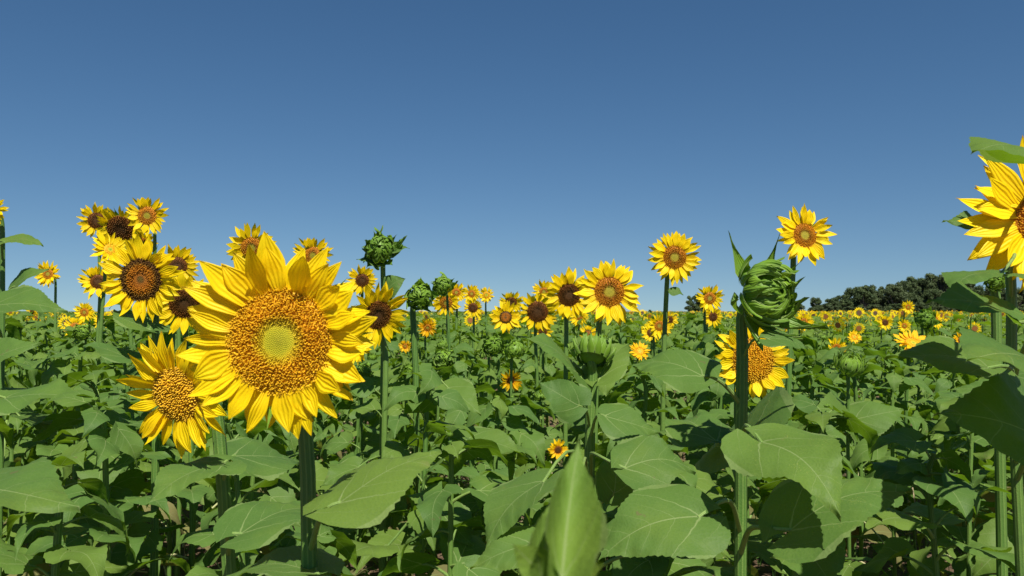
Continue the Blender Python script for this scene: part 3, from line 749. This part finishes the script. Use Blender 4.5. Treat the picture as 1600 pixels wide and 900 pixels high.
# ------------------------------------------------------------ the rest of the field that one can count
fr = random.Random(77)
PL_INFO = []
MARKS = [(-25, 'the left edge stem'), (75, 'the lone head at far left'), (150, 'the left tower of heads'), (243, "the ringed head's stem"), (352, "the leaning head's stem"), (484, "the biggest head's stem"),
         (566, 'the maroon disc head'), (598, 'the tall leafy bud'), (652, 'the forked stem'), (740, 'the cluster of three small heads'), (795, 'the pair of green buds'), (840, 'the drooping dark disc head'),
         (922, 'the back-turned green head'), (1000, 'the upturned orange head'), (1036, "the tall lone sunflower's stem"), (1110, 'the two stacked heads beside the bud'), (1156, "the big green bud's stem"),
         (1232, "the tallest sunflower's stem"), (1325, 'the spiky upturned bud'), (1427, 'the half sunk orange head'), (1502, 'the small orange edged head'), (1580, "the right edge sunflower's stems")]
NTH = ['', 'second', 'third', 'fourth', 'fifth', 'sixth', 'seventh', 'eighth', 'ninth', 'tenth', 'eleventh', 'twelfth', 'thirteenth', 'fourteenth', 'fifteenth', 'sixteenth', 'seventeenth', 'eighteenth', 'nineteenth',
       'twentieth', 'twenty-first', 'twenty-second', 'twenty-third', 'twenty-fourth']
def own_labels():
    by = {}
    for root, kind, x, y, h in PL_INFO:
        px = proj(Vector((x, y, h)))[0]; mx, nm = min(MARKS, key=lambda m: abs(m[0]-px)); d = px-mx
        side = 'straight below' if abs(d) < 16 else ('just left of' if d < 0 else 'just right of')
        if abs(d) > 60: side = 'well left of' if d < 0 else 'well right of'
        row = 'near' if y < 4 else ('middle-row' if y < 6.6 else ('farther' if y < 8.8 else 'far-row'))
        kd = {'flower': 'open sunflower', 'bud': 'budding plant', 'leafy': 'leafy plant'}[kind]
        by.setdefault('%s %s %s %s' % (row, kd, side, nm), []).append((px, root))
    for lb, lst in by.items():
        lst.sort(key=lambda q: q[0])
        for k, (px, root) in enumerate(lst):
            root['label'] = lb if len(lst) == 1 else lb + (', leftmost' if k == 0 else ', %s from left' % NTH[k])
def rand_plant(x, y, h, kind):
    base = Vector((x, y, 0)); rng = random.Random(int(x*1000)*7+int(y*1000)+5)
    root = empty('sunflower', base)
    n, R = Vector((0, 0, 1)), .04
    yaw, pt = R_(rng.uniform(-30, 30)), R_(rng.uniform(-15, 15))
    if kind == 'flower': R = rng.uniform(.075, .12)
    elif kind == 'bud': R = rng.uniform(.024, .035); pt = R_(rng.uniform(20, 80))
    else: pt = R_(80)
    c = Vector((x + rng.uniform(-.05, .05), y - .03, h)); n, _, _ = head_axes(c, yaw, pt)
    path = stem_path(base, c, n, R, rng)
    m = len(path); rr = rng.uniform(.007, .0115)
    mb = MB(); mb.tube([p-base for p in path], [rr*(1.2-.5*k/(m-1)) for k in range(m)], 6, 0)
    ob('stem', mb.mesh('stem', [M['stem']]), root)
    if kind == 'flower':
        kd = rng.choice(('orange', 'orange', 'dark', 'ring')); add_head(root, base, c, R, yaw, pt, kd, .44, rng.randrange(1000), 1, rng.random() < .25)
    else:
        add_head(root, base, c, R if kind == 'bud' else .008, yaw, pt, 'bud' if rng.random() < .5 else 'calyx', .5, rng.randrange(1000), 1)
        auto_leaves(root, base, path, rng, h-.10, h-.02, 5, rng.uniform(.10, .15), LEAF_LO, 0)
    dist = math.hypot(x, y)
    auto_leaves(root, base, path, rng, .30*h, h-.04, 21 if dist < 7 else 16, rng.uniform(.16, .23), LEAF_HI if dist < 4.5 else LEAF_LO, .35)
    PL_INFO.append((root, kind, x, y, h))
    g = {'flower': ('open yellow sunflower among many in the middle distance of the field', 'open sunflowers in the middle distance'),
         'bud': ('leafy sunflower plant with a small green bud in the field', 'budding plants in the field'),
         'leafy': ('leafy green sunflower plant without an open flower in the field', 'leafy plants in the field')}[kind]
    tag(root, g[0], 'sunflower', g[1])
def field():
    cand = []; tries = 0; made = 0
    while tries < 30000:
        tries += 1
        y = math.sqrt(fr.uniform(1.9**2, 12.3**2)); x = fr.uniform(-1, 1)*(y*.69 + .35)
        sp = .36 if y < 6 else .42
        if any((x-a)**2 + (y-b)**2 < sp*sp for a, b in cand): continue
        if any((x-a)**2 + (y-b)**2 < .24**2 for a, b in PLANTS): continue
        cand.append((x, y))
    cand.sort(key=lambda p: p[1])
    for x, y in cand:
        if made >= 236: break
        r = fr.random(); kind = 'leafy'
        if y > 3: kind = 'flower' if r < .13 and y > 6.5 else ('bud' if .13 < r < .24 else 'leafy')
        h = fr.gauss(1.40, .085) + (.10 if x/y < -.42 and y > 3 else 0) + (.10 if kind == 'flower' else 0) - max(0, 3.4-y)*.13
        px, _, _ = proj(Vector((x, y, h)))
        ok = True
        for hx, hy, hr, hd in HEADS:
            if hd > y and abs(px-hx) < hr + .17*F/y:
                lim = EYE - (hy + hr*1.0 + 6 - HORIZON)/F*y     # its leaves have to stay under that head
                if h > lim: h = lim
        if h < .75: continue
        rand_plant(x, y, h, kind); made += 1
    print('field plants', made, 'candidates', len(cand), 'last y', cand[min(made, len(cand)-1)][1])
    return cand[min(made, len(cand)-1)][1]
Y_END = field()
own_labels()

# beyond the countable ones: one object of real geometry
def tile(protos, pts, rng, name, mats, lo, hi, nfl=5):
    V = []; Fq = []; MI = []; off = 0
    P = []
    for mb in protos:
        tri = []; mi = []
        for f, m in zip(mb.f, mb.mi):
            for k in range(1, len(f)-1): tri.append((f[0], f[k], f[k+1])); mi.append(m)
        P.append((np.array(mb.v, dtype=np.float32), np.array(tri, dtype=np.int32), np.array(mi, dtype=np.int32)))
    for x, y in pts:
        v, t, mi = P[rng.randrange(nfl) if rng.random() < (.27 if .28 < x/y < .5 else .13) else rng.randrange(nfl, len(P))]; a = rng.gauss(0, .45); s = rng.uniform(lo, hi)
        ca, sa = math.cos(a)*s, math.sin(a)*s
        w_ = np.empty_like(v); w_[:, 0] = v[:, 0]*ca - v[:, 1]*sa + x; w_[:, 1] = v[:, 0]*sa + v[:, 1]*ca + y; w_[:, 2] = v[:, 2]*s
        V.append(w_); Fq.append(t+off); MI.append(mi); off += len(v)
    V = np.concatenate(V); Fq = np.concatenate(Fq); MI = np.concatenate(MI)
    me = bpy.data.meshes.new(name); me.vertices.add(len(V)); me.vertices.foreach_set('co', V.ravel())
    n = len(Fq); me.loops.add(n*3); me.loops.foreach_set('vertex_index', Fq.ravel())
    me.polygons.add(n); me.polygons.foreach_set('loop_start', np.arange(n, dtype=np.int32)*3)
    me.polygons.foreach_set('loop_total', np.full(n, 3, dtype=np.int32)) if False else None
    me.polygons.foreach_set('material_index', MI); me.polygons.foreach_set('use_smooth', np.ones(n, dtype=bool))
    for m in mats: me.materials.append(m)
    me.update(calc_edges=True); me.validate()
    return ob(name, me)
def far_plant(rng, detail, flower):
    mb = MB(); h = rng.uniform(1.30, 1.48)
    R = rng.uniform(.075, .11); c = Vector((rng.uniform(-.04, .04), -.05, h + (rng.uniform(-.06, .14) if flower else -.03)))
    mb.tube([(0, 0, .2 if detail else .8), (0, 0, h*.7), (0, .02, c.z - .05), tuple(c + Vector((0, .03, 0)))], [.011, .010, .009, .006], 4 if detail else 3, 1, 0, False)
    az = rng.uniform(0, 6)
    n = 13 if detail else 7
    for k in range(n):
        q = (k+.5)/n; z = h*((.3 if detail else .62) + (.68 if detail else .36)*q); az += 2.4+rng.uniform(-.3, .3); s = rng.uniform(.22, .30)*(1-.4*q*q)*(1 if detail else 1.25)
        b = blade(rng, .85, 4 if detail else 2, 2, .08, .15, .04, 0, 0, rng.uniform(-.2, .2), rng.uniform(.1, .8))
        m4 = Matrix.Translation((0, 0, z)) @ Matrix.Rotation(az, 4, 'Z') @ Matrix.Translation((.10, 0, .05)) @ Matrix.Rotation(R_(rng.uniform(-15, 35)), 4, 'Y') @ Matrix.Rotation(R_(rng.uniform(-30, 30)), 4, 'X') @ Matrix.Scale(s, 4)
        mb.add(b, m4, 0)
    if flower:
        n_, x_, y_ = head_axes(c, R_(rng.uniform(-15, 15)), R_(rng.uniform(-12, 20)))
        m = axes(c, x_, y_, n_, R); pm = 3 if rng.random() < .7 else 4
        for k in range(16 if detail else 10):
            a = 2*math.pi*k/(16 if detail else 10); da = .19 if detail else .3; z = rng.uniform(-.1, .15)
            pts = [Vector((.40*math.cos(a), .40*math.sin(a), 0)), Vector((.75*math.cos(a-da), .75*math.sin(a-da), z*.6)), Vector((rng.uniform(.9, 1.1)*math.cos(a), math.sin(a), z)), Vector((.75*math.cos(a+da), .75*math.sin(a+da), z*.6))]
            mb.face([tuple(m @ p) for p in pts], [(0, .5), (.6, 0), (1, .5), (.6, 1)], pm)
        dc = [m @ Vector((.42*math.cos(2*math.pi*k/9), .42*math.sin(2*math.pi*k/9), .10)) for k in range(9)]
        mb.face([tuple(p) for p in dc], [(.7, .6)]*9, 5 if rng.random() < .7 else 6)
    else:
        m = axes(c, Vector((1, 0, 0)), Vector((0, 1, 0)), Vector((0, 0, 1)), .04)
        for b in bud_bracts(rng, 'calyx', False)[: 14 if detail else 6]: mb.add(b, m, 2)
    return mb
far_disc = NT('far_disc'); far_disc.bs.inputs['Base Color'].default_value = c4(.24, .085, .012); far_disc.bs.inputs['Roughness'].default_value = .8
far_disc2 = NT('far_disc_dark'); far_disc2.bs.inputs['Base Color'].default_value = c4(.07, .028, .01); far_disc2.bs.inputs['Roughness'].default_value = .8
def far_petal(name, col):
    N = NT(name); N.thin(col, col, .3, .5, .2); return N.m
FM = [M['leaf_plain'], M['stem'], M['bract'], far_petal('far_petal', c4(.90, .64, .005)), far_petal('far_petal_orange', c4(.86, .50, .005)), far_disc.m, far_disc2.m]
def far_field():
    rng = random.Random(9)
    mid = [far_plant(rng, True, k < 5) for k in range(12)]; far = [far_plant(rng, False, k < 5) for k in range(12)]
    pts = []; grid = set()
    def scatter(y0, y1, n, sp):
        out = []
        for _ in range(n*3):
            y = math.sqrt(rng.uniform(y0*y0, y1*y1)); x = rng.uniform(-1, 1)*(y*.72+.5)
            key = (int(x/sp), int(y/sp))
            if key in grid: continue
            grid.add(key); out.append((x, y))
            if len(out) >= n: break
        return out
    a = scatter(Y_END, 34, 1900, .40)
    o1 = tile(mid, a, rng, 'sunflower_field', FM, .93, 1.06); tag(o1, 'dense band of sunflower plants stretching back across the whole field', 'sunflowers', None, 'stuff')
    grid.clear(); b = scatter(34, 165, 7500, .8)
    o2 = tile(far, b, rng, 'distant_sunflower_field', FM, .92, 1.10); tag(o2, 'thin far strip of sunflowers with yellow dots below the trees', 'sunflowers', None, 'stuff')
far_field()

# weeds and low growth between the stems
def weeds():
    rng = random.Random(31); mb = MB()
    V = []
    for _ in range(2600):
        y = math.sqrt(rng.uniform(1.5**2, 9**2)); x = rng.uniform(-1, 1)*(y*.7+.3); h = rng.uniform(.06, .34)
        for k in range(rng.randint(6, 11)):
            a = rng.uniform(0, 6.28); z = h*rng.uniform(.2, 1); r = rng.uniform(.02, .10); s = rng.uniform(.018, .05)
            p = Vector((x + r*math.cos(a), y + r*math.sin(a), z)); d = Vector((math.cos(a), math.sin(a), rng.uniform(-.5, .6))).normalized()
            sd = d.cross(Vector((rng.uniform(-.4, .4), rng.uniform(-.4, .4), 1))).normalized()
            mb.face([tuple(p), tuple(p + d*s*.5 + sd*s*.32), tuple(p + d*s), tuple(p + d*s*.5 - sd*s*.32)], [(0, .5), (.5, .2), (1, .5), (.5, .8)])
        mb.face([(x-.003, y, 0), (x+.003, y, 0), (x+rng.uniform(-.03, .03), y, h)], [(0, 0), (0, 0), (1, 1)])
    tag(ob('weeds', mb.mesh('weeds', [M['weed']], False)), 'low weeds growing in the shade under the sunflowers', 'weeds', None, 'stuff')
weeds()

def litter():
    rng = random.Random(61); mb = MB()
    for _ in range(420):
        y = math.sqrt(rng.uniform(2.0**2, 7.5**2)); x = rng.uniform(-1, 1)*(y*.7+.2); a = rng.uniform(0, 6.28); z = rng.uniform(.05, .75); L = rng.uniform(.12, .34)
        d = Vector((math.cos(a), math.sin(a), 0)); p = Vector((x, y, z))
        mb.tube(bez(p, p + d*L*.4 + Vector((0, 0, .08)), p + d*L*.8 - Vector((0, 0, .02)), p + d*L - Vector((0, 0, rng.uniform(.05, .25))), 5), [.005, .0045, .004, .004, .0035, .003], 5)
    N = NT('dry_stalk'); geo = N.n('ShaderNodeNewGeometry')
    N.set(N.bs.inputs['Base Color'], N.ramp(N.noise(3, 3, geo.outputs['Position']), [(.35, (.20, .24, .08)), (.5, (.33, .34, .15)), (.65, (.42, .34, .20))])); N.bs.inputs['Roughness'].default_value = .8
    tag(ob('withered_stalks', mb.mesh('withered_stalks', [N.m])), 'pale withered leaf stalks tangled low between the sunflower stems', 'stalks', None, 'stuff')
litter()

# ------------------------------------------------------------ trees beyond the field
def tree_meshes(rng, h, w):
    tr = MB(); cr = MB()
    tr.tube([(0, 0, -.3), (rng.uniform(-.2, .2), rng.uniform(-.2, .2), h*.25), (rng.uniform(-.5, .5), 0, h*.5), (rng.uniform(-.8, .8), 0, h*.8)], [.42, .32, .22, .06], 8, 0)
    lobes = []
    for k in range(rng.randint(38, 48)):
        a = rng.uniform(0, 6.28); q = rng.uniform(.18, .92); rr = w*(1-abs(q-.5)*1.1)*rng.uniform(.2, .9)
        c = Vector((rr*math.cos(a), rr*math.sin(a), h*q)); lobes.append((c, rng.uniform(.12, .26)*w*(1.25-.4*q)))
        tr.tube([(0, 0, h*max(.15, q*.45)), tuple(c*.5 + Vector((0, 0, h*.1*q))), tuple(c)], [.14, .09, .03], 5, 0, 0, False)
    for c, r in lobes:
        for _ in range(260):
            d = Vector((rng.gauss(0, 1), rng.gauss(0, 1), rng.gauss(0, 1))).normalized(); p = c + Vector((d.x, d.y, d.z*.85))*r*(.25+.95*rng.random()**.7)
            u = Vector((rng.gauss(0, 1), rng.gauss(0, 1), rng.gauss(0, 1))).normalized(); v = u.cross(d + Vector((.01, .02, .03))).normalized(); s = rng.uniform(.14, .32)
            cr.face([tuple(p-u*s), tuple(p+v*s*.6), tuple(p+u*s), tuple(p-v*s*.6)], [(0, 0)]*4)
    return tr.mesh('trunk', [M['bark']]), cr.mesh('crown', [M['crown']], False)
tr_rng = random.Random(4)
TREES = [tree_meshes(tr_rng, 10, 4.6) for _ in range(5)]
def tree(px, top, d, wide=1.0, label='', group=None, name='tree'):
    p = at(px, HORIZON, d); s = (EYE + (HORIZON - top)/F*d)/9.5
    root = empty(name, (p.x, p.y, 0)); tm, cm = tr_rng.choice(TREES)
    m = Matrix.Rotation(tr_rng.uniform(0, 6.28), 4, 'Z') @ Matrix.Diagonal((s*wide, s*wide, s, 1))
    ob('trunk', tm, root, m); ob('crown', cm, root, m); tag(root, label, 'tree', group)
tops = [(1284, 474), (1298, 467), (1316, 459), (1336, 449), (1352, 446), (1366, 450), (1384, 444), (1402, 441), (1420, 438), (1438, 432), (1456, 434), (1470, 427), (1488, 432), (1506, 440), (1524, 446), (1543, 452), (1562, 448), (1582, 455), (1600, 450), (1622, 452), (1645, 446), (1668, 455)]
for k, (px, tp) in enumerate(tops):
    nth = 'leftmost' if k == 0 else NTH[k] + ' from the left'
    tree(px, tp + 2, tr_rng.uniform(205, 235), 1.05, 'tall olive tree in the back rank of the grove, ' + nth, 'grove of trees on the right')
for k in range(16):
    nth = 'leftmost' if k == 0 else NTH[k] + ' from the left'
    tree(1275 + k*25 + tr_rng.uniform(-6, 6), tr_rng.uniform(458, 470) if k < 3 else tr_rng.uniform(446, 462), tr_rng.uniform(190, 202), 1.0, 'shorter olive tree in the front rank of the grove, ' + nth, 'grove of trees on the right')
for px, tp, d, lb in ((1084, 461, 215, 'lone dark tree behind the sunflower between the tall lone one and the big bud'), (1098, 470, 220, 'lower dark tree at the right foot of the lone tree'), (1016, 484, 380, 'tiny far tree left of the bare stem of the tall lone sunflower'), (768, 486, 420, 'tiny far tree beside the cluster of three small sunflowers')):
    tree(px, tp, d, 1.1, lb)
for k in range(14):
    tree(1240 + k*30 + tr_rng.uniform(-8, 8), 478 + tr_rng.uniform(-3, 3), tr_rng.uniform(176, 186), 1.7, 'low dark bush along the foot of the grove, ' + ('leftmost' if k == 0 else NTH[k] + ' from the left'), 'bushes along the foot of the grove', 'bush')
